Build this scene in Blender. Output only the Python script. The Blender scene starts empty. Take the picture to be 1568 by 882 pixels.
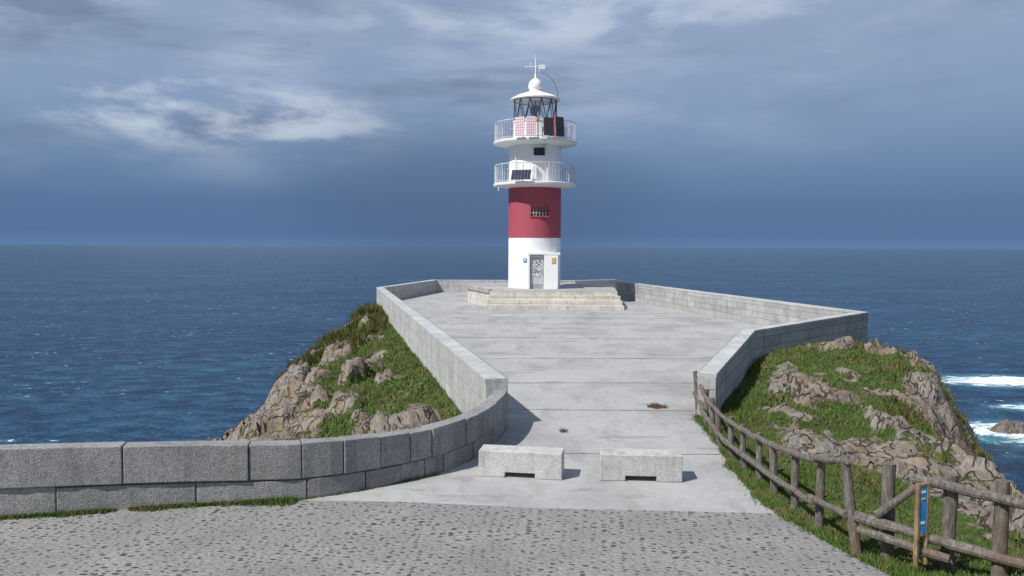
import bpy, math, random
import numpy as np
from mathutils import Vector, Matrix
random.seed(4); rng=np.random.default_rng(7)
S=bpy.context.scene
S.view_settings.view_transform='Standard'
try: S.view_settings.look='None'
except: pass
S.view_settings.exposure=0

# ---------------------------------------------------------------- helpers
def lin(r,g,b):
    f=lambda c:(c/255/12.92) if c/255<=0.04045 else ((c/255+0.055)/1.055)**2.4
    return (f(r),f(g),f(b),1)
class NT:
    def __init__(s,t): s.t=t; s.n=t.nodes; s.l=t.links
    def N(s,typ,**k):
        nd=s.n.new(typ)
        for a,b in k.items():
            if a=='ins':
                for i,v in b.items():
                    if hasattr(v,'is_output') : s.l.new(v,nd.inputs[i])
                    else: nd.inputs[i].default_value=v
            else: setattr(nd,a,b)
        return nd
    def math(s,op,a,b=None,c=None,clamp=False):
        nd=s.N('ShaderNodeMath',operation=op,use_clamp=clamp)
        for i,v in enumerate((a,b,c)):
            if v is None: continue
            if hasattr(v,'is_output'): s.l.new(v,nd.inputs[i])
            else: nd.inputs[i].default_value=v
        return nd.outputs[0]
    def mix(s,f,a,b,bt='MIX'):
        nd=s.N('ShaderNodeMix',data_type='RGBA',blend_type=bt)
        for i,v in ((0,f),(6,a),(7,b)):
            if hasattr(v,'is_output'): s.l.new(v,nd.inputs[i])
            else: nd.inputs[i].default_value=v
        return nd.outputs[2]
    def ramp(s,f,stops,interp='LINEAR'):
        nd=s.N('ShaderNodeValToRGB'); cr=nd.color_ramp; cr.interpolation=interp
        while len(cr.elements)<len(stops): cr.elements.new(0.5)
        for e,(p,c) in zip(cr.elements,stops):
            e.position=p; e.color=c if len(c)==4 else (*c,1)
        s.l.new(f,nd.inputs[0]); return nd.outputs[0]
    def sm(s,v,a,b,lo=0.,hi=1.):
        nd=s.N('ShaderNodeMapRange',interpolation_type='SMOOTHSTEP')
        s.l.new(v,nd.inputs[0])
        for i,q in zip((1,2,3,4),(a,b,lo,hi)):
            if hasattr(q,'is_output'): s.l.new(q,nd.inputs[i])
            else: nd.inputs[i].default_value=q
        return nd.outputs[0]
    def noise(s,vec,scale,detail=4,rough=.55,dist=0.,out=0):
        nd=s.N('ShaderNodeTexNoise',ins={'Scale':scale,'Detail':detail,'Roughness':rough,'Distortion':dist})
        if vec is not None: s.l.new(vec,nd.inputs['Vector'])
        return nd.outputs[out]
    def mapv(s,vec,scale=(1,1,1),rot=(0,0,0),loc=(0,0,0)):
        nd=s.N('ShaderNodeMapping'); s.l.new(vec,nd.inputs[0])
        nd.inputs['Scale'].default_value=scale; nd.inputs['Rotation'].default_value=rot; nd.inputs['Location'].default_value=loc
        return nd.outputs[0]
def g(v): return (v,v,v,1)
def newmat(name):
    m=bpy.data.materials.new(name); m.use_nodes=True
    t=NT(m.node_tree); bs=t.n['Principled BSDF']; return m,t,bs
def simple(name,col,rough=.6,metal=0,nscale=0,namt=.25,bump=0):
    m,t,bs=newmat(name)
    bs.inputs['Roughness'].default_value=rough; bs.inputs['Metallic'].default_value=metal
    P=t.N('ShaderNodeNewGeometry').outputs['Position']
    if nscale:
        n=t.noise(P,nscale,4,.6)
        dark=tuple(c*(1-namt) for c in col[:3])+(1,); lite=tuple(min(1,c*(1+namt)) for c in col[:3])+(1,)
        t.l.new(t.ramp(n,[(.3,dark),(.7,lite)]),bs.inputs['Base Color'])
        if bump:
            b=t.N('ShaderNodeBump',ins={'Strength':bump,'Distance':.02,'Height':n}); t.l.new(b.outputs[0],bs.inputs['Normal'])
    else: bs.inputs['Base Color'].default_value=col
    return m
class MB:
    def __init__(s): s.v=[]; s.f=[]; s.m=[]; s.uv=[]
    def add(s,v,f,mat=0,uv=None):
        o=len(s.v); s.v+= [tuple(p) for p in v]
        for q in f:
            s.f.append([i+o for i in q]); s.m.append(mat)
            s.uv.append([uv[i] for i in q] if uv else [(0,0)]*len(q))
    def box(s,c,d,mat=0,M=None):
        x,y,z=[q/2 for q in d]
        v=[Vector((a*x,b*y,e*z)) for a in(-1,1) for b in(-1,1) for e in(-1,1)]
        if M is not None: v=[M@p for p in v]
        v=[p+Vector(c) for p in v]
        s.add(v,[(0,1,3,2),(4,6,7,5),(0,4,5,1),(2,3,7,6),(0,2,6,4),(1,5,7,3)],mat)
    def rod(s,a,b,r,r2=None,mat=0,n=8,wob=0):
        a=Vector(a);b=Vector(b); r2=r if r2 is None else r2
        d=(b-a); L=d.length; d.normalize(); u=d.orthogonal().normalized(); w=d.cross(u)
        k=max(1,int(L/.25)) if wob else 1; V=[];F=[]
        for j in range(k+1):
            t=j/k; off=Vector([random.uniform(-wob,wob) for _ in range(3)]) if 0<j<k else Vector((0,0,0))
            rr=(r+(r2-r)*t)*(1+ (random.uniform(-.1,.1) if wob else 0))
            for i in range(n):
                q=2*math.pi*i/n; V.append(a+d*L*t+off+u*math.cos(q)*rr+w*math.sin(q)*rr)
        for j in range(k):
            for i in range(n): F.append((j*n+i,j*n+(i+1)%n,(j+1)*n+(i+1)%n,(j+1)*n+i))
        F.append(tuple(range(n))[::-1]); F.append(tuple(range(k*n,k*n+n)))
        s.add(V,F,mat)
    def lathe(s,prof,c=(0,0,0),n=48,mat=0,cap=True):
        V=[];F=[]
        for r,z in prof:
            for i in range(n):
                q=2*math.pi*i/n; V.append((c[0]+r*math.cos(q),c[1]+r*math.sin(q),c[2]+z))
        for j in range(len(prof)-1):
            for i in range(n): F.append((j*n+i,j*n+(i+1)%n,(j+1)*n+(i+1)%n,(j+1)*n+i))
        if cap: F.append(tuple(range(n))[::-1]); F.append(tuple(range((len(prof)-1)*n,len(prof)*n)))
        s.add(V,F,mat)
    def obj(s,name,mats,parent=None,smooth=False,bevel=0,bseg=2):
        me=bpy.data.meshes.new(name); me.from_pydata(s.v,[],s.f)
        uvl=me.uv_layers.new(name='UVMap'); flat=[c for fc in s.uv for p in fc for c in p]
        uvl.data.foreach_set('uv',flat)
        for m in mats: me.materials.append(m)
        me.polygons.foreach_set('material_index',s.m)
        o=bpy.data.objects.new(name,me); S.collection.objects.link(o)
        if parent: o.parent=parent
        if smooth:
            me.polygons.foreach_set('use_smooth',[True]*len(me.polygons))
            try: me.set_sharp_from_angle(angle=math.radians(35))
            except Exception: pass
        if bevel:
            b=o.modifiers.new('bevel','BEVEL'); b.width=bevel; b.segments=bseg; b.limit_method='ANGLE'; b.angle_limit=math.radians(40)
        me.update(); return o
def empty(name):
    e=bpy.data.objects.new(name,None); S.collection.objects.link(e); return e

# ---------------------------------------------------------------- numpy noise
def hsh(ix,iy,seed):
    n=(ix*374761393+iy*668265263+seed*144269504)&0xffffffff
    n=((n^(n>>13))*1274126177)&0xffffffff
    return ((n^(n>>16))&0xffffff)/float(0xffffff)
def vn(x,y,seed=0):
    ix=np.floor(x).astype(np.int64); iy=np.floor(y).astype(np.int64); fx=x-ix; fy=y-iy
    fx=fx*fx*(3-2*fx); fy=fy*fy*(3-2*fy)
    a=hsh(ix,iy,seed);b=hsh(ix+1,iy,seed);c=hsh(ix,iy+1,seed);d=hsh(ix+1,iy+1,seed)
    return a+(b-a)*fx+(c-a)*fy+(a-b-c+d)*fx*fy
def fbm(x,y,seed=0,o=4):
    s=0;a=.5;t=0
    for i in range(o): s=s+a*vn(x*2**i+i*17.3,y*2**i-i*9.1,seed+i); t+=a; a*=.5
    return s/t
def facet(x,y,seed,tilt=.6):
    ix=np.floor(x).astype(np.int64); iy=np.floor(y).astype(np.int64)
    best=np.full(x.shape,1e9); val=np.zeros(x.shape)
    for dx in(-1,0,1):
        for dy in(-1,0,1):
            cx=ix+dx; cy=iy+dy
            px=cx+hsh(cx,cy,seed); py=cy+hsh(cx,cy,seed+5)
            d=(x-px)**2+(y-py)**2
            v=(hsh(cx,cy,seed+9)-.5)+((hsh(cx,cy,seed+11)-.5)*(x-px)+(hsh(cx,cy,seed+13)-.5)*(y-py))*2*tilt
            m=d<best; best=np.where(m,d,best); val=np.where(m,v,val)
    return val
def ss(a,b,x):
    t=np.clip((x-a)/(b-a),0,1); return t*t*(3-2*t)
def sdpoly(x,y,P):
    d=np.full(x.shape,1e18); ins=np.zeros(x.shape,bool); n=len(P)
    for i in range(n):
        ax,ay=P[i]; bx,by=P[(i+1)%n]; ex,ey=bx-ax,by-ay
        wx=x-ax; wy=y-ay; t=np.clip((wx*ex+wy*ey)/(ex*ex+ey*ey),0,1)
        d=np.minimum(d,(wx-ex*t)**2+(wy-ey*t)**2)
        if ay!=by:
            c=((ay>y)!=(by>y))&(x<(bx-ax)*(y-ay)/(by-ay)+ax); ins^=c
    return np.where(ins,-np.sqrt(d),np.sqrt(d))

# ---------------------------------------------------------------- plan
A=(-.08,16.8);B=(-8.6,53.8);C=(-6.2,66);Q=(5.2,66);R=(9,68.5);E=(7.75,59.2);F=(13.75,32);G=(7.2,25.1);I=(4.15,17.8)
curve=[(-16,9.1),(-7.13,10.93),(-4.9,11.48),(-3.2,11.8),(-2.27,12.3),(-1.72,12.74),(-1.23,13.2),(-.74,14.0),(-.41,14.9),(-.2,15.8),A]
edgeR=[(3.95,15),(3.84,14),(3.78,12.9),(3.83,11.3),(4.1,10.1),(4.4,9.2),(5.2,7),(6,0),(6,-20)]
paved=curve+[B,C,Q,R,E,F,G,I]+edgeR+[(-16,-20)]
cliff=[(-60,-40),(-60,8),(-16,11),(-8,12.4),(-6.0,15.0),(-7.6,19),(-8.7,23),(-9.4,33),(-9.9,42),(-9.7,50),(-9.6,58),(-8,68),(-3,71),(8,72),(11.5,66),(12.5,50),(15.6,36),(15.4,31),(12.9,25),(10.4,20),(9.1,16),(8.4,12.5),(8.6,9),(14,2),(40,-15),(60,-40)]
def rampz(y): 
    t=np.clip(9-y,0,9); return .24*t
def HR(x,y):
    sF=sdpoly(x,y,paved); sC=sdpoly(x,y,cliff)+(fbm(x/3.,y/3.,90,3)-.5)*1.3
    w=ss(-1,4,x)
    left=-.2-.25*np.clip(sF,0,10)+.25*ss(40,50,y)*ss(0,1,sF)
    right=.03+.36*np.exp(-((x-9)**2+(y-27)**2)/30)*ss(0,.8,sF)+.1*ss(0,1.5,sF)
    h=left*(1-w)+right*w
    h-=.6*np.exp(np.minimum(sC,0)/1.2)
    und=ss(.1,1.6,sF)
    h+=und*(.7*(fbm(x/2.8,y/2.8,3,3)-.5)+.25*(fbm(x/.6,y/.6,8,2)-.5))
    nz=.55*fbm(x/2.4,y/2.4,21,4)+.45*fbm(x/.8,y/.8,25,3)
    bias=.12*np.exp(-np.abs(sC)/2.0)+.16*ss(-.5,1.5,sC)
    bl=.06*ss(1.8,4,sF)*(1-ss(33,39,y))-.14*ss(37,43,y)
    br=.02*ss(6.5,8.5,x)*ss(.5,2,sF)-.05*ss(25,29,y)+.03*(1-ss(14,18,y))
    m=ss(.525,.60,nz+bias*np.where(w>.5,.32,.9)+bl*(1-w)+br*w)*ss(.5,1.8,sF)
    ca,sa=math.cos(.5),math.sin(.5); u=x*ca+y*sa; v=-x*sa+y*ca
    wx=(fbm(x/1.5,y/1.5,60,2)-.5)*1.0
    rk=facet((u+wx)/2.1,(v+wx)/3.4,31,.8)*.85+facet((u+wx)/.7,v/1.3,41,.9)*.34+facet(u/.26,v/.45,47,.9)*.13
    amp=(.85*(1-w)+.62*w)*(1+1.0*ss(0,3,sC)*(1-.5*w))
    h+=m*(rk*amp+.2)
    t=np.maximum(sC,0); h-=(1.0+.7*w)*t+.8*np.maximum(t-2.5,0)
    k=ss(-.3,.02,sF); h=-.35+(h+.35)*k
    h=h+rampz(y)*(sC<30)
    return np.maximum(h,-124),m,sF,sC
def axis(segs):
    out=[]
    for a,b,s in segs: out.append(np.arange(a,b,s))
    out.append(np.array([segs[-1][1]])); return np.concatenate(out)
xs=axis([(-110,-40,5),(-40,-18,1.2),(-18,-12,.4),(-12,1,.13),(1,3.4,.5),(3.4,18,.13),(18,26,.5),(26,50,1.5),(50,130,5)])
ys=axis([(-60,0,4),(0,8,.6),(8,34,.13),(34,58,.22),(58,80,.8),(80,160,5)])
X,Y=np.meshgrid(xs,ys); H,M,SF,SC=HR(X,Y)
nx,ny=len(xs),len(ys)
me=bpy.data.meshes.new('headland_terrain')
me.vertices.add(nx*ny); me.vertices.foreach_set('co',np.stack([X,Y,H],-1).astype(np.float32).ravel())
ii=(np.arange(ny-1)[:,None]*nx+np.arange(nx-1)[None,:]).ravel()
quads=np.stack([ii,ii+1,ii+nx+1,ii+nx],-1).astype(np.int32)
me.loops.add(quads.size); me.loops.foreach_set('vertex_index',quads.ravel())
me.polygons.add(len(quads)); me.polygons.foreach_set('loop_start',np.arange(0,quads.size,4,dtype=np.int32))
me.polygons.foreach_set('use_smooth',np.ones(len(quads),bool))
me.update(calc_edges=True)
at=me.attributes.new('rock','FLOAT','POINT'); at.data.foreach_set('value',M.astype(np.float32).ravel())
terr=bpy.data.objects.new('headland_terrain',me); S.collection.objects.link(terr)

m,t,bs=newmat('rock_and_turf')
P=t.N('ShaderNodeNewGeometry').outputs['Position']
rk=t.N('ShaderNodeAttribute',attribute_name='rock').outputs['Fac']
Ps=t.mapv(P,(1,1,.6),(.3,.5,.4))
n1=t.noise(Ps,1.1,4,.6); n2=t.noise(Ps,6,5,.7,.5)
rc=t.ramp(n1,[(.3,(.19,.15,.125)),(.44,(.35,.27,.215)),(.55,(.38,.33,.285)),(.64,(.31,.295,.28)),(.75,(.24,.22,.205))])
rc=t.mix(t.sm(n2,.35,.6,.0,.65),t.mix(.65,rc,(.05,.045,.04,1)),rc)
vor=t.N('ShaderNodeTexVoronoi',feature='DISTANCE_TO_EDGE',ins={'Scale':1.6}); 
wv=t.N('ShaderNodeVectorMath',operation='ADD'); t.l.new(Ps,wv.inputs[0]); t.l.new(t.noise(Ps,2.5,2,.6,0,1),wv.inputs[1]); t.l.new(wv.outputs[0],vor.inputs['Vector'])
crack=t.sm(vor.outputs[0],.0,.06,.0,1.)
rc=t.mix(crack,(.05,.042,.036,1),rc)
lic=t.sm(t.noise(P,3.3,4,.7),.54,.66); rc=t.mix(t.math('MULTIPLY',lic,.6),rc,(.24,.19,.07,1))
gn=t.noise(P,2.2,4,.65); gn2=t.noise(P,14,3,.6)
gc=t.ramp(gn,[(.3,(.045,.075,.018)),(.48,(.075,.115,.026)),(.6,(.11,.13,.04)),(.74,(.18,.14,.07))])
gc=t.mix(t.sm(gn2,.35,.6,.5,0.),gc,(.02,.03,.01,1))
msk=t.sm(t.math('ADD',rk,t.math('MULTIPLY',t.math('SUBTRACT',t.noise(P,3.5,5,.7),.5),2.2)),.44,.58)
t.l.new(t.mix(msk,gc,rc),bs.inputs['Base Color']); bs.inputs['Roughness'].default_value=.9; bs.inputs['Specular IOR Level'].default_value=.2
hh=t.math('ADD',t.math('MULTIPLY',n2,.6),t.math('MULTIPLY',crack,.35)); hh=t.math('ADD',hh,t.math('MULTIPLY',gn2,.4))
bp=t.N('ShaderNodeBump',ins={'Strength':.9,'Distance':.16,'Height':hh}); t.l.new(bp.outputs[0],bs.inputs['Normal'])
me.materials.append(m)

# ---------------------------------------------------------------- grass
def grass(name,px,py,hmin,hmax,wd,col_a,col_b,per=6,spread=.07,dens=None):
    h,mm,sf,sc=HR(px,py)
    ok=(mm<.5)&(sf>.0)&(sc<1.8)
    if dens is not None: ok&=dens(px,py)
    px,py,h=px[ok],py[ok],h[ok]; n=len(px)
    cl=.3+1.5*fbm(px/.9,py/.9,77,3)**1.4
    bx=np.repeat(px,per)+rng.normal(0,spread,n*per); by=np.repeat(py,per)+rng.normal(0,spread,n*per); bz=np.repeat(h,per)-.03
    hg=rng.uniform(hmin,hmax,n*per)*np.repeat(cl,per); a=rng.uniform(0,6.283,n*per); wv=wd*rng.uniform(.6,1.3,n*per)
    la=rng.uniform(0,6.283,n*per); ll=hg*rng.uniform(.1,.8,n*per)
    V=np.empty((n*per,3,3),np.float32)
    V[:,0]=np.stack([bx-np.cos(a)*wv,by-np.sin(a)*wv,bz],-1); V[:,1]=np.stack([bx+np.cos(a)*wv,by+np.sin(a)*wv,bz],-1)
    V[:,2]=np.stack([bx+np.cos(la)*ll,by+np.sin(la)*ll,bz+hg],-1)
    me=bpy.data.meshes.new(name); N3=n*per
    me.vertices.add(N3*3); me.vertices.foreach_set('co',V.ravel()); me.loops.add(N3*3)
    me.loops.foreach_set('vertex_index',np.arange(N3*3,dtype=np.int32)); me.polygons.add(N3)
    me.polygons.foreach_set('loop_start',np.arange(0,N3*3,3,dtype=np.int32)); me.update(calc_edges=True)
    m,t,bs=newmat(name+'_mat'); P=t.N('ShaderNodeNewGeometry').outputs['Position']
    r=t.N('ShaderNodeNewGeometry').outputs['Random Per Island']
    c=t.mix(r,col_a,col_b); c=t.mix(t.sm(t.noise(P,1.3,2,.6),.47,.63,0,.7),c,(.19,.155,.07,1))
    t.l.new(c,bs.inputs['Base Color']); bs.inputs['Roughness'].default_value=.7; bs.inputs['Specular IOR Level'].default_value=.15
    me.materials.append(m); o=bpy.data.objects.new(name,me); S.collection.objects.link(o); return o
U=lambda a,b,n: rng.uniform(a,b,n)
ga,gb=(.052,.10,.018,1),(.13,.19,.05,1)
grass('grass',U(3.7,10,42000),U(8,20,42000),.04,.12,.008,ga,gb,5,.06,lambda x,y:x-y*.75<1.5)
grass('grass',U(4.5,17,28000),U(17,36,28000),.05,.15,.018,ga,gb,5,.09)
grass('grass',U(-10.8,0,36000),U(15,56,36000),.05,.17,.022,ga,gb,5,.1)
grass('gorse_shrub',U(-11,-6.5,11000),U(35,57,11000),.25,.6,.035,(.04,.055,.014,1),(.12,.12,.03,1),6,.12,lambda x,y:fbm(x/1.3,y/1.3,5,2)>.42)
grass('gorse_shrub',U(6,16,7000),U(12,33,7000),.12,.32,.025,(.04,.055,.014,1),(.13,.11,.04,1),6,.1,lambda x,y:(fbm(x/1.1,y/1.1,15,2)>.53)&(x-y*.35>2.2))
def fringe(name,pts,n,off,zf,hm=.1):
    pts=[Vector((*p,0)) for p in pts]; mb=MB()
    for i in range(n):
        k=random.random()*(len(pts)-1); j=int(k); p=pts[j].lerp(pts[j+1],k-j)
        d=(pts[j+1]-pts[j]).normalized(); nn=Vector((d.y,-d.x,0)); 
        c=float(fbm(np.array([p.x*1.1]),np.array([p.y*1.1]),12,3)[0])
        if c<.36: continue
        p=p+nn*abs(random.gauss(0,off*(c-.25)*3))*1
        h=hm*random.uniform(.3,1.2)*(c+.2); a=random.random()*6.28; w=.007
        l=Vector((math.cos(random.random()*6.28),math.sin(random.random()*6.28),0))*h*.6
        mb.add([(p.x-w*math.cos(a),p.y-w*math.sin(a),zf),(p.x+w*math.cos(a),p.y+w*math.sin(a),zf),(p.x+l.x,p.y+l.y,zf+h)],[(0,1,2)])
    return mb.obj(name,[bpy.data.materials['grass_mat']])
fringe('grass_verge',[(-9,10.52),(-7.13,10.93),(-4.9,11.48),(-3.2,11.8)],16000,.07,.0,.085)
fringe('grass_verge',[(-3.2,11.8),(-2.27,12.3),(-1.23,13.2)],900,.02,.0,.06)
fringe('grass_verge',[(5.3,7.0),(4.45,9.2),(4.13,10.1),(3.86,11.3),(3.81,12.9),(3.87,14),(3.98,15),(4.2,17.8)][::-1],9000,.06,.0,.11)

# ---------------------------------------------------------------- paving
def concrete(name,base,joint=False):
    m,t,bs=newmat(name); P=t.N('ShaderNodeNewGeometry').outputs['Position']
    n=t.noise(P,.35,5,.6,.4); n2=t.noise(t.mapv(P,(1,.35,1),(0,0,.3)),1.3,5,.65); n3=t.noise(P,60,3,.7)
    d=tuple(c*.74 for c in base); l=tuple(min(1,c*1.12) for c in base)
    c=t.ramp(n,[(.32,d),(.5,base),(.7,l)])
    c=t.mix(t.sm(n2,.5,.7,0,.5),c,(base[0]*.6,base[1]*.57,base[2]*.53,1))
    c=t.mix(t.sm(t.noise(t.mapv(P,(.5,1.6,1)),1.1,5,.6,.8),.58,.66,0,.45),c,(base[0]*.48,base[1]*.46,base[2]*.45,1))
    c=t.mix(t.sm(t.noise(P,6,4,.7),.3,.7,.18,0),c,g(.12))
    c=t.mix(t.sm(n3,.3,.7,.32,0),c,g(.08))
    t.l.new(c,bs.inputs['Base Color']); bs.inputs['Roughness'].default_value=.85; bs.inputs['Specular IOR Level'].default_value=.3
    b=t.N('ShaderNodeBump',ins={'Strength':.4,'Distance':.012,'Height':n3}); t.l.new(b.outputs[0],bs.inputs['Normal']); return m
floorM=concrete('pale_concrete',(.46,.455,.45))
dark=simple('joint_dark',(.11,.11,.11,1),.95)
bound=[(-3.2,11.8),(-1.6,11.75),(.4,11.5),(2.2,11.4),(3.83,11.3)]
poly=[A,B,C,Q,R,E,F,G,I]+edgeR[:3]+bound[::-1]+curve[4:-1]
mb=MB(); mb.add([(x,y,0) for x,y in poly],[tuple(range(len(poly)))[::-1]])
mb.obj('plaza_pavement',[floorM])
def clipline(y0,slope,P):
    xsn=[]
    n=len(P)
    for i in range(n):
        a=P[i];b=P[(i+1)%n]; fa=a[1]-y0-slope*a[0]; fb=b[1]-y0-slope*b[0]
        if fa*fb<0: tt=fa/(fa-fb); xsn.append(a[0]+(b[0]-a[0])*tt)
    return min(xsn),max(xsn)
mb=MB()
for y0,sl in [(18.55,-.02),(22.2,.02),(27,.05),(33.2,-.03),(39.2,.04),(42.5,0),(45.5,.02),(56,0),(61,.02),(14.6,-.01)]:
    x0,x1=clipline(y0,sl,poly); w=.014+.0006*y0
    k=60
    V=[];Fc=[]
    for i in range(k+1):
        x=x0+(x1-x0)*i/k; yy=y0+sl*x+random.uniform(-.02,.02)
        ww=w*random.uniform(.2,1.3); V+=[(x,yy-ww,.004),(x,yy+ww,.004)]
    for i in range(k): Fc.append((2*i,2*i+2,2*i+3,2*i+1))
    mb.add(V,Fc)
mb.obj('pavement_joints',[dark])
# cobbles
m,t,bs=newmat('cobbles_in_mortar'); P=t.N('ShaderNodeNewGeometry').outputs['Position']
w1=t.N('ShaderNodeVectorMath',operation='MULTIPLY_ADD'); t.l.new(t.noise(P,4,3,.7,0,1),w1.inputs[0]); w1.inputs[1].default_value=(.07,.07,0); t.l.new(t.mapv(P,(1,1,0),(0,0,.10)),w1.inputs[2])
vv=t.mapv(w1.outputs[0],(.62,1.1,1))
vo=t.N('ShaderNodeTexVoronoi',feature='DISTANCE_TO_EDGE',voronoi_dimensions='2D',ins={'Scale':10.5,'Randomness':.7,'Vector':vv})
vd=t.N('ShaderNodeTexVoronoi',feature='F1',voronoi_dimensions='2D',ins={'Scale':10.0,'Randomness':.85,'Vector':t.mapv(w1.outputs[0],(.8,1.35,1),(0,0,0),(3.3,1.7,0))})
e=vo.outputs[0]; nl=t.noise(P,.9,4,.6)
rnd=t.N('ShaderNodeSeparateColor',ins={0:vd.outputs['Color']}).outputs
rad=t.math('ADD',.03,t.math('MULTIPLY',t.math('POWER',rnd[0],1.3),t.sm(nl,.35,.65,.2,.37)))
hole=t.sm(t.math('SUBTRACT',vd.outputs['Distance'],rad),-.05,.03,1,0)
base=t.ramp(nl,[(.3,(.25,.25,.245)),(.5,(.315,.31,.30)),(.7,(.37,.36,.345))])
c=t.mix(t.sm(e,.0,.12,.42,0),base,(.18,.175,.17,1)); c=t.mix(t.sm(t.noise(P,14,3,.7),.35,.65,.35,0),c,(.16,.155,.145,1))
c=t.mix(t.math('MULTIPLY',hole,.9),c,(.04,.038,.035,1))
c=t.mix(t.sm(t.noise(P,80,2,.7),.3,.7,.35,0),c,g(.06))
t.l.new(c,bs.inputs['Base Color']); bs.inputs['Roughness'].default_value=.85; bs.inputs['Specular IOR Level'].default_value=.3
hg=t.math('SUBTRACT',t.math('ADD',t.math('MULTIPLY',t.sm(e,0,.25),.6),t.math('MULTIPLY',t.noise(P,40,3,.7),.4)),t.math('MULTIPLY',hole,1.2))
b=t.N('ShaderNodeBump',ins={'Strength':.65,'Distance':.016,'Height':hg}); t.l.new(b.outputs[0],bs.inputs['Normal'])
cob=m
mb=MB()
flat=[(-16,9),(-16,9.2),(-7.13,11.03),(-4.9,11.58)]+bound+[(4.1,10.1),(4.45,9.0)]
mb.add([(x,y,0) for x,y in flat],[tuple(range(len(flat)))[::-1]])
mb.add([(-16,9,0),(4.45,9,0),(6,0,2.16),(-16,0,2.16),(6,-20,2.16),(-16,-20,2.16)],[(0,3,2,1),(3,5,4,2)])
mb.obj('cobblestone_road',[cob])

# ---------------------------------------------------------------- walls
def stonemat(name,base,brick=True,bw=1.1,rh=.32,mort=.35,pit=.35,var=.19):
    m,t,bs=newmat(name); P=t.N('ShaderNodeNewGeometry').outputs['Position']
    n=t.noise(P,1.2,4,.6); n2=t.noise(P,45,3,.75); n3=t.noise(P,7,4,.65)
    c=t.ramp(n,[(.3,tuple(v*.8 for v in base)),(.7,tuple(v*1.12 for v in base))])
    r=t.N('ShaderNodeNewGeometry').outputs['Random Per Island']
    if not brick: c=t.mix(1.,c,t.ramp(r,[(0,g(.82)),(1,g(1.12))]),'MULTIPLY')
    hgt=n2
    if brick:
        uv=t.N('ShaderNodeUVMap').outputs[0]
        br=t.N('ShaderNodeTexBrick',ins={'Vector':uv,'Scale':1.0,'Mortar Size':.012,'Mortar Smooth':.3,'Brick Width':bw,'Row Height':rh,'Color1':g(1-1.3*var),'Color2':g(1+.6*var),'Mortar':g(mort)})
        c=t.mix(1.,c,br.outputs[0],'MULTIPLY')
        hgt=t.math('SUBTRACT',t.math('MULTIPLY',n2,.5),br.outputs[1])
    c=t.mix(t.sm(n3,.48,.7,0,.45),c,tuple(v*.5 for v in base)+(1,))
    st=t.noise(t.mapv(P,(2.5,2.5,.3)),1.5,4,.6); c=t.mix(t.sm(st,.52,.7,0,.38),c,(.14,.135,.125,1))
    c=t.mix(t.sm(n2,.36,.6,pit,0),c,g(.06))
    t.l.new(c,bs.inputs['Base Color']); bs.inputs['Roughness'].default_value=.88; bs.inputs['Specular IOR Level'].default_value=.3
    hgt=t.math('ADD',hgt,t.math('MULTIPLY',n3,.7))
    b=t.N('ShaderNodeBump',ins={'Strength':.7,'Distance':.02,'Height':hgt}); t.l.new(b.outputs[0],bs.inputs['Normal']); return m
wallM=stonemat('masonry',(.48,.48,.47),var=.12,mort=.5); wallL=stonemat('rendered_wall',(.55,.55,.535),True,2.4,.5,.75,.3,.05)
copeM=stonemat('coping_stone',(.56,.56,.55),True,1.6,5,.5,.3,.06); rough=stonemat('granite_block',(.36,.36,.355),False,pit=.6)
def wall(name,pts,ztop,thick,outer,mats,zbot=-2.5):
    n=len(pts); pv=[Vector(p) for p in pts]; L=[0]
    for i in range(1,n): L.append(L[-1]+(pv[i]-pv[i-1]).length)
    off=[]
    for i in range(n):
        ds=[]
        if i>0: ds.append((pv[i]-pv[i-1]).normalized())
        if i<n-1: ds.append((pv[i+1]-pv[i]).normalized())
        ns=[Vector((-d.y,d.x))*outer for d in ds]
        a=sum(ns,Vector((0,0))).normalized(); off.append(a/max(.4,a.dot(ns[0])))
    mb=MB()
    for i in range(n-1):
        for (t0,t1,z0,z1,mat) in ((0,thick,None,-.08,0),(-.015,thick+.015,-.078,0,1)):
            def ring(j,top): 
                zb=zbot if z0 is None else ztop[j]+z0
                zt=ztop[j]+z1; z=zt if top else zb
                return [(*(pv[j]+off[j]*t0),z),(*(pv[j]+off[j]*t1),z)]
            a0,b0=ring(i,0);a1,b1=ring(i,1);c0,d0=ring(i+1,0);c1,d1=ring(i+1,1)
            V=[a0,b0,a1,b1,c0,d0,c1,d1]; 
            us=[L[i],L[i],L[i],L[i],L[i+1],L[i+1],L[i+1],L[i+1]]
            uv=[(us[k],V[k][2]) for k in range(8)]
            mb.add(V,[(0,4,6,2),(1,3,7,5)],mat,uv)
            uv2=[(us[k],(0,.2,0,.2,0,.2,0,.2)[k]) for k in range(8)]
            fs=[(2,6,7,3)]
            if mat==1: fs.append((0,1,5,4))
            mb.add(V,fs,mat,uv2)
            uv3=[((0,.4)[k%2],V[k][2]) for k in range(8)]
            ee=[]
            if i==0: ee.append((0,2,3,1))
            if i==n-2: ee.append((4,5,7,6))
            if ee: mb.add(V,ee,mat,uv3)
    return mb.obj(name,mats,bevel=.012)
wall('parapet_wall',[A,B,C,Q,R],[1.02,1.0,1.0,1.0,1.0],.47,1,[wallL,copeM])
wall('parapet_wall',[(7.9,61.5),E,F,G,I],[1.25,1.25,1.25,1.22,1.0],.4,1,[wallM,copeM])

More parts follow.
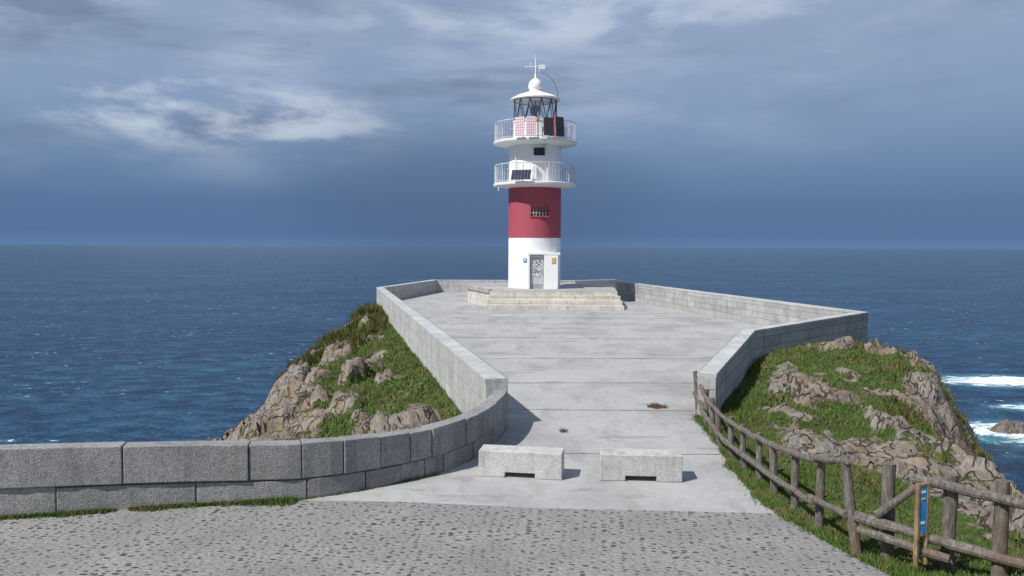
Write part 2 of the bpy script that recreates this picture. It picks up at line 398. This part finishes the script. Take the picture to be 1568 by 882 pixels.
# block wall
cp=[Vector(p) for p in curve]
def cr(p0,p1,p2,p3,t): return .5*((2*p1)+(p2-p0)*t+(2*p0-5*p1+4*p2-p3)*t*t+(3*p1-p0-3*p2+p3)*t**3)
dense=[cp[0].lerp(cp[1],i/40) for i in range(40)]
for i in range(1,len(cp)-1):
    p3=cp[i+2] if i+2<len(cp) else cp[i+1]*2-cp[i]
    p0=cp[i-1] if i>1 else cp[1]-(cp[2]-cp[1])
    for k in range(12): dense.append(cr(p0,cp[i],cp[i+1],p3,k/12))
dense.append(cp[-1])
LL=[0]
for i in range(1,len(dense)): LL.append(LL[-1]+(dense[i]-dense[i-1]).length)
LT=LL[-1]
def at_s(s):
    s=max(0,min(LT-1e-4,s)); j=int(np.searchsorted(LL,s,side='right'))-1; j=min(j,len(dense)-2)
    f=(s-LL[j])/(LL[j+1]-LL[j]); p=dense[j].lerp(dense[j+1],f)
    a=dense[max(0,j-1)];b=dense[min(len(dense)-1,j+2)]; d=(b-a).normalized(); return p,Vector((-d.y,d.x))
def s_at_x(x):
    return float(np.interp(x,[p.x for p in dense],LL))
topz=lambda s: float(np.interp(s,[0,s_at_x(-7.1),s_at_x(-3.2),s_at_x(-1.7),s_at_x(-.5),LT],[1.04,.965,.85,.79,.78,.80]))
midz=lambda s: float(np.interp(s,[0,s_at_x(-7.1),s_at_x(-3.2),s_at_x(-1.7),LT],[.46,.41,.31,.30,.34]))
def block(mb,s0,s1,zb,zt,d0,thick):
    k=max(1,int((s1-s0)/.16)); V=[];Fc=[]
    jz=random.uniform(-.01,.01)
    for i in range(k+1):
        s=s0+(s1-s0)*i/k; p,n=at_s(s); z0=zb(s); z1=zt(s)+jz
        r=lambda:random.uniform(-.007,.007)
        a=p+n*(d0+r()); b=p+n*thick
        V+=[(a.x,a.y,z0+.006),(a.x,a.y,z1+r()*.6),(b.x,b.y,z1),(b.x,b.y,z0)]
    for i in range(k):
        o=4*i
        for q in range(4): Fc.append((o+q,o+(q+1)%4,o+4+(q+1)%4,o+4+q))
    Fc.append((0,3,2,1)); o=4*k; Fc.append((o,o+1,o+2,o+3)); mb.add(V,Fc)
ground=lambda s:-.1
mb=MB()
def course(js,zb,zt,base):
    for a,b in zip(js[:-1],js[1:]): block(mb,a+.007,b-.007,zb,zt,base+random.uniform(-.015,.015),.28)
xj=[-13,-11.2,-9.2,-7.5,-5.55,-3.86,-3.12,-2.55,-2.05,-1.62,-1.3,-1.02,-.78,-.6,-.42,-.28,-.17]
course([0]+[s_at_x(x) for x in xj]+[LT-.02],midz,topz,0.)
xj=[-14,-12,-10,-8.2,-6.4,-4.6,-3.05,-2.25,-1.75,-1.4,-1.12,-.85,-.65,-.48,-.33,-.2]
course([0]+[s_at_x(x) for x in xj]+[LT-.02],ground,lambda s:midz(s)-.012,.02)
bw=mb.obj('granite_block_wall',[rough],bevel=.014)
mb=MB(); V=[];Fc=[];k=80
for i in range(k+1):
    s=(LT-.03)*i/k; p,n=at_s(s); a=p+n*.05;b=p+n*.26; z=topz(s)-.04; V+=[(a.x,a.y,-.5),(a.x,a.y,z),(b.x,b.y,z),(b.x,b.y,-2.5)]
for i in range(k):
    o=4*i
    for q in range(3): Fc.append((o+q,o+q+1,o+5+q,o+4+q))
mb.add(V,Fc); mb.obj('core',[dark],parent=bw)

# ---------------------------------------------------------------- plinth + steps
stepM=stonemat('step_stone',(.66,.63,.56),True,1.6,.35,.6,.2,.08)
pl=empty('lighthouse_steps')
ring=[(-1.35,49.1),(-3.0,54.3),(-2.2,58.5),(1.5,60.5),(5.6,58.5),(6.9,54),(6.45,49.1)]
def prism(name,ring,z0,z1,mats,parent):
    mb=MB(); n=len(ring); L=0
    for i in range(n):
        a=ring[i];b=ring[(i+1)%n]; d=math.dist(a,b)
        V=[(*a,z0),(*b,z0),(*b,z1),(*a,z1)]; mb.add(V,[(0,1,2,3)],0,[(L,z0),(L+d,z0),(L+d,z1),(L,z1)]); L+=d
    mb.add([(*p,z1) for p in ring],[tuple(range(n))],1,[p for p in ring]); return mb.obj(name,mats,parent)
prism('plinth',ring,-.2,1.05,[stepM,floorM],pl)
prism('rim',[(p[0]*1.0,p[1]) for p in [(-1.45,49.15),(-3.1,54.3),(-2.9,54.4),(-1.25,49.2)]],.9,1.2,[wallM,copeM],pl)
for i,(y,z) in enumerate([(47.8,.27),(48.3,.54),(48.8,.81)]):
    w=.05*i
    prism('step_%d'%(i+1),[(-1.5+w,y),(-1.45+w,49.095),(6.55-w,49.095),(6.7-w,y)],-.1,z,[stepM,stepM],pl)

# ---------------------------------------------------------------- lighthouse
cx,cy=1.49,53.8; RT=1.74
lh=empty('lighthouse'); lh.scale=(1,1,.986); lh.location=(0,0,.014)
def paint(name,col,streak=.25):
    m,t,bs=newmat(name); P=t.N('ShaderNodeNewGeometry').outputs['Position']
    n=t.noise(t.mapv(P,(3,3,.35)),1.2,5,.65); n2=t.noise(P,2.5,5,.7); n3=t.noise(P,25,3,.6)
    c=t.mix(t.sm(n,.5,.75,0,streak),col,tuple(v*.6 for v in col[:3])+(1,))
    c=t.mix(t.sm(n2,.58,.72,0,streak),c,tuple(v*.65+.05 for v in col[:3])+(1,))
    t.l.new(c,bs.inputs['Base Color']); bs.inputs['Roughness'].default_value=.6
    b=t.N('ShaderNodeBump',ins={'Strength':.25,'Distance':.01,'Height':n3}); t.l.new(b.outputs[0],bs.inputs['Normal']); return m
white=paint('white_paint',(.84,.84,.83,1),.25); red=paint('red_paint',(.38,.068,.10,1),.45)
galv=simple('grey_metal',(.45,.46,.47,1),.45,.6,8); darkm=simple('dark_frame',(.03,.04,.06,1),.5,0,6); wm=simple('white_metal',(.78,.78,.78,1),.4,0,6,.08)
railm=simple('rail_metal',(.58,.59,.60,1),.45,0,3,.3)
glassdark=simple('dark_window',(.02,.025,.03,1),.15)
def part(name,fn,mats,**k):
    mb=MB(); fn(mb); return mb.obj(name,mats,parent=lh,**k)
part('tower_base',lambda b:b.lathe([(RT,1.05),(RT,4.4)],(cx,cy,0),72),[white],smooth=True)
part('red_band',lambda b:b.lathe([(RT+.012,4.4),(RT+.012,7.74)],(cx,cy,0),72),[red],smooth=True)
part('watch_room',lambda b:b.lathe([(RT,7.74),(RT,10.6)],(cx,cy,0),72),[white],smooth=True)
def slabs(b):
    b.lathe([(RT,7.72),(2.5,7.84),(2.74,7.86),(2.76,7.9),(2.76,8.0),(2.7,8.03)],(cx,cy,0),72)
    b.lathe([(RT,10.5),(2.5,10.64),(2.74,10.66),(2.76,10.7),(2.76,10.8),(2.7,10.83)],(cx,cy,0),72)
part('gallery_slabs',slabs,[white],smooth=True)
def rails(b,z):
    n=70
    for i in range(n):
        q=2*math.pi*i/n; x=cx+2.66*math.cos(q); y=cy+2.66*math.sin(q)
        b.rod((x,y,z),(x,y,z+1.22),.03 if i%7==0 else .012,n=6)
    for zz,r in ((z+1.22,.028),(z+.12,.018)):
        for i in range(48):
            q=2*math.pi*i/48; q2=2*math.pi*(i+1)/48
            b.rod((cx+2.66*math.cos(q),cy+2.66*math.sin(q),zz),(cx+2.66*math.cos(q2),cy+2.66*math.sin(q2),zz),r,n=6)
part('lower_railing',lambda b:rails(b,8.02),[railm]); part('upper_railing',lambda b:rails(b,10.82),[railm])
part('lantern_base',lambda b:b.lathe([(1.44,10.8),(1.44,12.1),(1.5,12.12),(1.5,12.2)],(cx,cy,0),48),[white],smooth=True)
def astr(b):
    n=12; r=1.42
    for i in range(n):
        q=2*math.pi*i/n; q2=2*math.pi*(i+1)/n; qm=(q+q2)/2
        p=lambda a,z:(cx+r*math.cos(a),cy+r*math.sin(a),z)
        b.rod(p(q,12.18),p(qm,13.6),.03,n=6); b.rod(p(qm,13.6),p(q2,12.18),.03,n=6); b.rod(p(q,12.18),p(q2,12.18),.04,n=6)
        b.rod(p(q,13.58),p(qm,13.58),.04,n=6); b.rod(p(qm,13.58),p(q2,13.58),.04,n=6)
part('lantern_frame',astr,[darkm])
gm=bpy.data.materials.new('lantern_glass'); gm.use_nodes=True; t=NT(gm.node_tree); t.n.clear()
o=t.N('ShaderNodeOutputMaterial'); tr=t.N('ShaderNodeBsdfTransparent'); gl=t.N('ShaderNodeBsdfGlossy',ins={'Roughness':.05,'Color':g(.9)}); mx=t.N('ShaderNodeMixShader',ins={0:.18})
t.l.new(tr.outputs[0],mx.inputs[1]); t.l.new(gl.outputs[0],mx.inputs[2]); t.l.new(mx.outputs[0],o.inputs[0])
part('lantern_glass',lambda b:b.lathe([(1.38,12.2),(1.38,13.58)],(cx,cy,0),12,cap=False),[gm])
part('optic',lambda b:(b.lathe([(.18,12.2),(.2,12.6),(.34,12.7),(.36,13.0),(.32,13.2),(.12,13.3)],(cx,cy,0),20),b.rod((cx,cy,12),(cx,cy,13.6),.05)),[darkm,glassdark],smooth=True)
part('lantern_roof',lambda b:b.lathe([(1.3,13.58),(1.6,13.58),(1.64,13.62),(1.64,13.7),(1.2,13.93),(.7,14.1),(.52,14.16),(.40,14.22),(.40,14.34),(.46,14.42),(.48,14.6),(.42,14.8),(.28,14.98),(.12,15.08),(.07,15.12),(.06,15.35),(.03,15.4),(.03,16.4)],(cx,cy,0),40),[white],smooth=True)
def vane(b):
    b.rod((cx-.62,cy,15.85),(cx+.55,cy,15.9),.028,n=6); b.box((cx+.42,cy,15.86),(.42,.03,.28)); b.rod((cx-.3,cy,15.72),(cx-.3,cy,16.0),.025,n=6)
    b.rod((cx,cy,16.3),(cx-.03,cy,16.65),.025,n=6); b.rod((cx+.25,cy,15.5),(cx+.25,cy,15.95),.02,n=6)
    b.lathe([(.02,0),(.07,.03),(.07,.08),(.02,.11)],(cx-.62,cy,15.8),10); b.lathe([(.02,0),(.07,.03),(.07,.08),(.02,.11)],(cx-.3,cy,15.98),10)
part('weather_vane',vane,[wm])
def cable(b):
    pr=None
    for i in range(13):
        a=i/12*math.pi/2; p=(cx+.35+1.15*math.sin(a),cy-.1,13.72+1.7*math.cos(a))
        if pr: b.rod(pr,p,.016,n=5)
        pr=p
part('roof_cable',cable,[darkm])
def win(name,x0,x1,z0,z1,bars,fm,rad=RT):
    def f(b):
        xm=(x0+x1)/2
        yfr=cy-math.sqrt(rad**2-min(abs(x0),abs(x1),.0 if x0*x1<0 else 9)**2)-.03
        b.box((cx+xm,yfr+.10,(z0+z1)/2),(x1-x0-.1,.16,z1-z0-.1),1)
        for zz in (z0,z1): b.box((cx+xm,yfr+.1,zz),(x1-x0+.06,.26,.06),0)
        for xx in (x0,x1): b.box((cx+xx,yfr+.1,(z0+z1)/2),(.06,.26,z1-z0-.064),0)
        for i in range(bars): b.rod((cx+x0+(x1-x0)*(i+1)/(bars+1),yfr-.01,z0+.03),(cx+x0+(x1-x0)*(i+1)/(bars+1),yfr-.01,z1-.03),.022,n=6,mat=2)
        if bars>1: b.rod((cx+x0+.03,yfr-.01,(z0+z1)/2),(cx+x1-.03,yfr-.01,(z0+z1)/2),.02,n=6,mat=2)
    part(name,f,[fm,glassdark,simple('pale_bars',(.4,.42,.35,1),.6)])
win('window',-.32,.88,5.78,6.28,5,red); win('window',-.18,.62,9.72,10.32,0,wm)
yp=cy-RT-.28
def portal(b):
    b.box((cx+1.02,yp+.55,2.17),(.9,1.1,2.24)); b.box((cx-.42,yp+.55,2.17),(.14,1.1,2.24)); b.box((cx+.56,yp+.54,3.36),(2.1,1.12,.14))
part('portal',portal,[white],bevel=.012)
doorM=simple('door_grey',(.38,.39,.40,1),.5,.2,5,.15)
cols=[(.75,.75,.72,1),(.12,.25,.5,1),(.55,.12,.1,1),(.7,.6,.2,1),(.15,.15,.16,1),(.3,.45,.55,1)]
sm_=[simple('sticker',c,.6) for c in cols]
def door(b):
    b.box((cx+.11,yp+.22,2.17),(.92,.06,2.23),0); b.box((cx+.11,yp+.18,2.28),(.78,.03,1.9),1)
    b.box((cx+.44,yp+.15,2.1),(.04,.06,.16),0); b.box((cx+.11,yp+.1,3.22),(.9,.14,.1),0)
    for i in range(70):
        w=random.uniform(.05,.13);h=random.uniform(.05,.12)
        b.box((cx+.11+random.uniform(-.31,.31),yp+.162-.0005*i,2.35+random.uniform(-.6,.65)),(w,.004,h),2+random.choice([0,0,0,1,2,3,4,5,5]),Matrix.Rotation(random.uniform(-.2,.2),3,'Y'))
part('door',door,[doorM,simple('door_panel',(.5,.5,.52,1),.5)]+sm_)
part('plaque',lambda b:(b.box((cx+1.2,yp-.012,2.9),(.26,.02,.38)),b.box((cx+1.2,yp-.026,2.9),(.2,.008,.32),1)),[simple('ochre',(.5,.3,.08,1),.5),simple('ochre2',(.6,.42,.15,1),.5,0,30)])
part('blue_plate',lambda b:(b.box((cx-.66,cy-RT+.09,2.92),(.22,.03,.26),0,Matrix.Rotation(-.38,3,'Z')),b.box((cx-.667,cy-RT+.072,2.94),(.1,.01,.1),1,Matrix.Rotation(-.38,3,'Z'))),[simple('blue',(.02,.2,.5,1),.4),wm])
def panel(b,c,w,h,tilt,yaw,nx,nz,gap=.03):
    Mx=Matrix.Rotation(yaw,3,'Z')@Matrix.Rotation(tilt,3,'X'); c=Vector(c)
    b.box(c,(w,.05,h),0,Mx)
    for i in range(nx):
        for j in range(nz):
            p=Mx@Vector((-w/2+w*(i+.5)/nx,-.03,-h/2+h*(j+.5)/nz)); b.box(c+p,(w/nx-gap,.014,h/nz-gap),1,Mx)
cell=simple('solar_cell',(.02,.025,.06,1),.2); cellr=simple('solar_cell_brown',(.045,.03,.04,1),.25); palec=simple('pale_panel',(.75,.62,.64,1),.5)
part('solar_panel_lower',lambda b:panel(b,(cx-.95,cy-2.72,8.42),1.25,.75,-.55,-.25,6,3,.012),[galv,cell])
part('solar_panel_left',lambda b:(panel(b,(cx-1.05,cy-2.62,11.5),.62,1.25,-.1,-.35,5,7),panel(b,(cx-.35,cy-2.85,11.5),.6,1.25,-.1,-.1,5,7)),[simple('pinkframe',(.45,.2,.22,1),.5),palec])
part('solar_panel_right',lambda b:(panel(b,(cx+.78,cy-2.72,11.5),.66,1.15,-.1,.25,5,8,.02),panel(b,(cx+1.5,cy-2.35,11.55),.62,1.25,-.1,.55,5,8,.02)),[simple('brownframe',(.16,.12,.12,1),.5),cellr])
part('beacon_pole',lambda b:(b.rod((cx+.1,cy-2.72,10.7),(cx+.1,cy-2.72,12.4),.035),b.box((cx+.1,cy-2.8,11.9),(.16,.1,.24),1),b.rod((cx+1.15,cy-2.7,10.6),(cx+1.15,cy-2.7,12.3),.03,mat=1)),[galv,simple('rust_orange',(.4,.1,.04,1),.6)])
def junk(b):
    b.box((cx+.5,cy-2.4,11.2),(.3,.25,.6),0); b.box((cx-.1,cy-RT-.1,8.6),(.3,.25,.9),0); b.rod((cx+.75,cy-RT-.06,8.05),(cx+.75,cy-RT-.06,10.5),.05); b.rod((cx-1.3,cy-1.35,8.05),(cx-1.3,cy-1.35,10.5),.03)
    b.rod((cx-2.4,cy-1.1,7.5),(cx-2.4,cy-1.1,7.9),.03)
    b.rod((cx+.1,cy-2.8,10.7),(cx+.9,cy-2.4,10.5),.03)
part('cables_and_boxes',junk,[wm])

# ---------------------------------------------------------------- benches
benchM=stonemat('bench_granite',(.56,.55,.53),False,pit=.3)
def bench(x,y,rot,L=1.34,D=.44,Hh=.43):
    prof=[(-L/2,0),(-.25,0),(-.25,.085),(.25,.085),(.25,0),(L/2,0),(L/2,Hh),(-L/2,Hh)] 
    mb=MB(); n=len(prof)
    V=[(px-.0,-D/2,pz) for px,pz in prof]+[(px,D/2,pz) for px,pz in prof]
    fr=[(0,1,2,7),(2,3,6,7),(3,4,5,6)]
    Fc=[f for f in fr]+[tuple(i+n for i in f[::-1]) for f in fr]
    for i in range(n): Fc.append((i,i+n,(i+1)%n+n,(i+1)%n))
    mb.add(V,Fc); o=mb.obj('stone_bench',[benchM],bevel=.012)
    o.location=(x,y,.002); o.rotation_euler=(0,0,rot); return o
bench(.175,13.2,math.radians(-9),1.38); bench(2.12,13.05,math.radians(-4),1.32)

# ---------------------------------------------------------------- fence
def woodmat(name,a,b_):
    m,t,bs=newmat(name); P=t.N('ShaderNodeNewGeometry').outputs['Position']
    n=t.noise(t.mapv(P,(6,6,1.5)),4,5,.7); n2=t.noise(P,1.7,4,.6)
    c=t.ramp(n,[(.3,tuple(v*.35 for v in a)),(.5,a),(.7,b_)]); c=t.mix(t.sm(n2,.5,.65,0,.6),c,(*[v*.9 for v in (.15,.09,.06)],1))
    t.l.new(c,bs.inputs['Base Color']); bs.inputs['Roughness'].default_value=.85
    b=t.N('ShaderNodeBump',ins={'Strength':.8,'Distance':.02,'Height':n}); t.l.new(b.outputs[0],bs.inputs['Normal']); return m
wood=woodmat('weathered_wood',(.135,.117,.10),(.24,.22,.195))
fp=[(4.36,18.6),(4.30,17.9),(4.15,17),(4.05,16.1),(3.99,15.2),(3.97,14.4),(3.99,13.6),(4.03,12.9),(4.06,12.2),(4.1,11.5),(4.14,10.7),(4.2,9.85)]
def prof(y,k): 
    if k=='t': return float(np.interp(y,[9.8,10.5,11.3,12.6,14.5,18.5],[1.17,.98,.86,.74,.66,.72]))
    return float(np.interp(y,[9.8,11.6,13.3,15,18.5],[.5,.3,.27,.28,.38]))
mb=MB()
for i,(x,y) in enumerate(fp[:-1]):
    mb.rod((x+.02,y,-.3),(x+random.uniform(-.05,.06),y+random.uniform(-.05,.05),prof(y,'t')+random.uniform(.0,.09)),.062,.052,n=10,wob=.01)
    x2,y2=fp[i+1]
    mb.rod((x-.06,y+.08,prof(y,'t')),(x2-.06,y2-.08,prof(y2,'t')+random.uniform(-.02,.02)),.045,.04,n=9,wob=.014)
    mb.rod((x-.07,y+.1,prof(y,'b')),(x2-.07,y2-.1,prof(y2,'b')+random.uniform(-.03,.02)),.048,.042,n=9,wob=.014)
mb.rod((4.36,18.6,0),(4.3,18.7,.9),.06,.05,n=10)
mb.rod((4.28,9.72,-.1),(4.14,9.85,1.22),.07,.055,n=10,wob=.01)
sec=[(4.3,9.85),(4.6,9.62),(5.08,9.18),(5.42,8.75),(5.9,8.3)]
for x,y in sec[1:]:
    mb.rod((x,y,-.2),(x+random.uniform(-.02,.02),y,1.2+random.uniform(-.04,.06)),.085,.075,n=12,wob=.01)
mb.rod((4.75,9.36,1.08),(5.42,8.66,1.06),.06,.055,n=10,wob=.014); mb.rod((5.36,8.7,1.06),(6.0,8.12,1.05),.06,n=10,wob=.014)
mb.rod((4.24,9.74,.5),(5.05,9.02,.42),.065,.06,n=10,wob=.014); mb.rod((5.0,9.05,.42),(6.0,8.1,.36),.062,n=10,wob=.014)
mb.rod((4.42,9.55,.58),(4.82,9.3,1.05),.05,.045,n=9,wob=.008)
mb.rod((4.24,9.66,.36),(5.0,8.98,.26),.05,n=8,wob=.012)
mb.obj('wooden_fence',[wood],smooth=True)
sg=empty('trail_sign'); yel=woodmat('yellow_wood',(.32,.22,.10),(.42,.30,.15)); blu=simple('sign_blue',(.03,.25,.55,1),.4,0,12,.3)
Mx=Matrix.Rotation(.35,3,'Z'); c0=Vector((4.74,9.12,.62))
mb=MB()
for sx in(-.07,.07): mb.box(c0+Mx@Vector((sx,0,0)),(.028,.05,.96),0,Mx)
mb.box(c0+Mx@Vector((0,0,.46)),(.111,.044,.03),0,Mx); mb.box(c0+Mx@Vector((0,0,-.12)),(.111,.044,.03),0,Mx); mb.obj('frame',[yel],sg)
mb=MB(); mb.box(c0+Mx@Vector((0,-.008,.17)),(.109,.02,.54),0,Mx)
for z,h,m_ in((.38,.03,1),(.30,.02,2),(.02,.03,1)): mb.box(c0+Mx@Vector((0,-.021,z)),(.06,.004,h),m_,Mx)
mb.obj('panel',[blu,wm,simple('sign_yellow',(.7,.5,.08,1),.5)],sg)

def debris(x,y,r,n):
    mb=MB()
    for i in range(n):
        a=random.random()*6.28; rr=r*random.random()**.7; p=Vector((x+rr*math.cos(a)*1.2,y+rr*math.sin(a),.01+.06*random.random()*(1-rr/r)))
        d=Vector((random.uniform(-1,1),random.uniform(-1,1),random.uniform(-.1,.35))).normalized()*random.uniform(.04,.13)
        mb.rod(p,p+d,.009,.004,n=4)
    return mb.obj('dry_seaweed',[simple('seaweed_brown',(.13,.075,.045,1),.8,0,20)])
debris(3.45,18.9,.19,220); debris(1.05,16.3,.05,30)

# ---------------------------------------------------------------- sea
m,t,bs=newmat('sea_water'); P=t.N('ShaderNodeNewGeometry').outputs['Position']
Pm=t.mapv(P,(.7,1.2,0),(0,0,.2))
w1=t.noise(Pm,.045,5,.66,.3); w2=t.noise(t.mapv(P,(1,1.6,0),(0,0,-.3)),.2,3,.65); w3=t.noise(Pm,.004,3,.5)
col=t.ramp(t.math('ADD',t.math('MULTIPLY',w3,.2),t.math('ADD',t.math('MULTIPLY',w1,.5),t.math('MULTIPLY',w2,.3))),[(.40,(.001,.009,.028)),(.5,(.006,.034,.080)),(.61,(.035,.11,.185))])
fm=t.math('MULTIPLY',t.sm(t.noise(t.mapv(P,(.7,1.7,0),(0,0,.1)),.10,4,.62),.645,.69),t.sm(t.noise(P,.012,3,.5),.46,.6))
sep=t.N('ShaderNodeSeparateXYZ'); t.l.new(P,sep.inputs[0])
def spot(px,py,rx,ry):
    a=t.math('DIVIDE',t.math('SUBTRACT',sep.outputs[0],px),rx); b=t.math('DIVIDE',t.math('SUBTRACT',sep.outputs[1],py),ry)
    d=t.math('SQRT',t.math('ADD',t.math('MULTIPLY',a,a),t.math('MULTIPLY',b,b))); return t.sm(d,.1,1.,1,0)
fs=t.math('MAXIMUM',t.math('MAXIMUM',spot(460,745,115,60),spot(340,535,75,60)),spot(420,620,70,30))
fn=t.noise(t.mapv(P,(1,2.2,0)),.045,6,.7,.8)
surf=t.sm(t.math('ADD',t.math('MULTIPLY',fs,.42),fn),.71,.83)
teal=t.sm(fs,.0,.6); col=t.mix(t.math('MULTIPLY',teal,.6),col,(.06,.25,.33,1))
foam=t.math('MAXIMUM',fm,surf)
t.l.new(t.mix(t.math('MULTIPLY',foam,.92),col,(.8,.84,.86,1)),bs.inputs['Base Color'])
t.l.new(t.math('ADD',.18,t.math('MULTIPLY',foam,.6)),bs.inputs['Roughness']); bs.inputs['IOR'].default_value=1.33
bs.inputs['Specular IOR Level'].default_value=.38
b=t.N('ShaderNodeBump',ins={'Strength':1.,'Distance':9,'Height':w1}); t.l.new(b.outputs[0],bs.inputs['Normal'])
mb=MB(); n=64; Rr=150000
mb.add([(0,0,-120)]+[(Rr*math.cos(2*math.pi*i/n),Rr*math.sin(2*math.pi*i/n),-120) for i in range(n)],[(0,i+1,(i+1)%n+1) for i in range(n)])
mb.obj('sea',[m])
def searock(x,y,r,h,seed):
    n=26;V=[];Fc=[]
    gx,gy=np.meshgrid(np.linspace(-1,1,n),np.linspace(-1,1,n)); d=np.sqrt(gx**2+gy**2)
    z=(1-d**1.5)*h*(.6+.8*fbm(gx*2+seed,gy*2,seed,4))+facet(gx*4,gy*4,seed,.9)*h*.25
    V=[(x+gx[i,j]*r,y+gy[i,j]*r*.7,-120+z[i,j]-1) for i in range(n) for j in range(n)]
    for i in range(n-1):
        for j in range(n-1): a=i*n+j; Fc.append((a,a+1,a+n+1,a+n))
    mb=MB(); mb.add(V,Fc); return mb.obj('sea_rock',[simple('wet_rock',(.12,.095,.08,1),.6,0,.5,.5)])
searock(338,540,14,9,3); searock(352,512,20,7,9)

# ---------------------------------------------------------------- world
W=bpy.data.worlds.new('World'); S.world=W; W.use_nodes=True; t=NT(W.node_tree); t.n.clear()
sdir=Vector((-.72,-.53,1)).normalized(); el=math.asin(sdir.z); az=math.atan2(sdir.x,sdir.y)
sky=t.N('ShaderNodeTexSky',sky_type='NISHITA',sun_disc=False); sky.sun_elevation=el; sky.sun_rotation=az%(2*math.pi)
D=t.N('ShaderNodeTexCoord').outputs['Generated']; sp=t.N('ShaderNodeSeparateXYZ'); t.l.new(D,sp.inputs[0]); dx,dy,z=sp.outputs
K=10.
def cc(r,g_,b): c=lin(r,g_,b); return (c[0],c[1],c[2],1)
grad=t.ramp(z,[(0.,cc(92,124,168)),(.015,cc(82,112,156)),(.05,cc(83,113,156)),(.10,cc(106,133,170)),(.16,cc(132,154,187)),(.26,cc(146,165,195)),(.6,cc(142,158,184))])
nA=t.noise(t.mapv(D,(1,1,3.4),(0,.06,0)),2.6,6,.52,.25); nB=t.noise(t.mapv(D,(1,1,3.0),(0,.14,.2),(3,1,2)),6.5,6,.56,.2); nC=t.noise(t.mapv(D,(1,1,6.0),(0,.05,0),(7.7,3,1)),2.4,5,.55,.3)
f=t.math('ADD',t.math('MULTIPLY',nA,.55),t.math('MULTIPLY',nB,.45))
lf=t.sm(dx,-.35,.05,1,0)
lo=t.math('SUBTRACT',.085,t.math('MULTIPLY',lf,.035)); hi=t.sm(z,lo,t.math('ADD',lo,.10))
left=t.sm(dx,-.1,.25,1,.7)
lum=t.math('MULTIPLY',t.sm(f,.44,.66),t.math('MULTIPLY',hi,left))
drk=t.math('MULTIPLY',t.sm(t.math('ADD',t.math('MULTIPLY',nC,.65),t.math('MULTIPLY',nB,.35)),.46,.61),t.math('MULTIPLY',hi,t.sm(dx,-.05,.3,1,.45)))
col=t.mix(t.math('MULTIPLY',lum,.68),grad,cc(190,204,225))
col=t.mix(t.math('MULTIPLY',drk,.78),col,cc(104,123,153))
def blob(ax,az_,rx,rz):
    hx=t.math('DIVIDE',t.math('SUBTRACT',t.math('DIVIDE',dx,t.math('MAXIMUM',dy,.05)),ax),rx); hz=t.math('DIVIDE',t.math('SUBTRACT',z,az_),rz)
    return t.sm(t.math('ADD',t.math('MULTIPLY',hx,hx),t.math('MULTIPLY',hz,hz)),.0,1.,1,0)
bl=t.math('MAXIMUM',t.math('MAXIMUM',blob(-.36,.15,.28,.05),blob(-.52,.15,.1,.03)),t.math('MULTIPLY',blob(.1,.265,.5,.04),.7))
bl=t.math('MULTIPLY',bl,t.sm(nB,.44,.62)); col=t.mix(t.math('MULTIPLY',bl,.8),col,cc(205,216,232))
rn=blob(-.05,.06,.3,.1); col=t.mix(t.math('MULTIPLY',rn,.5),col,cc(66,90,128))
sc=t.N('ShaderNodeVectorMath',operation='SCALE',ins={3:K}); t.l.new(col,sc.inputs[0])
fin=t.mix(.95,sky.outputs[0],sc.outputs[0])
bg=t.N('ShaderNodeBackground',ins={'Strength':.1}); t.l.new(fin,bg.inputs[0]); o=t.N('ShaderNodeOutputWorld'); t.l.new(bg.outputs[0],o.inputs[0])
sl=bpy.data.lights.new('sun','SUN'); sl.energy=5.0; sl.angle=math.radians(.5); sl.color=(1,.97,.92)
so=bpy.data.objects.new('sun',sl); S.collection.objects.link(so); so.rotation_euler=sdir.to_track_quat('Z','Y').to_euler()

# ---------------------------------------------------------------- camera
cd=bpy.data.cameras.new('camera'); cd.sensor_width=36; cd.lens=36*1230/1568; cd.clip_start=.1; cd.clip_end=400000
co=bpy.data.objects.new('camera',cd); S.collection.objects.link(co)
co.matrix_world=Matrix.Translation((0,0,3.8))@Matrix.Rotation(math.radians(90-2.98),4,'X')@Matrix.Rotation(math.radians(.27),4,'Z')
S.camera=co
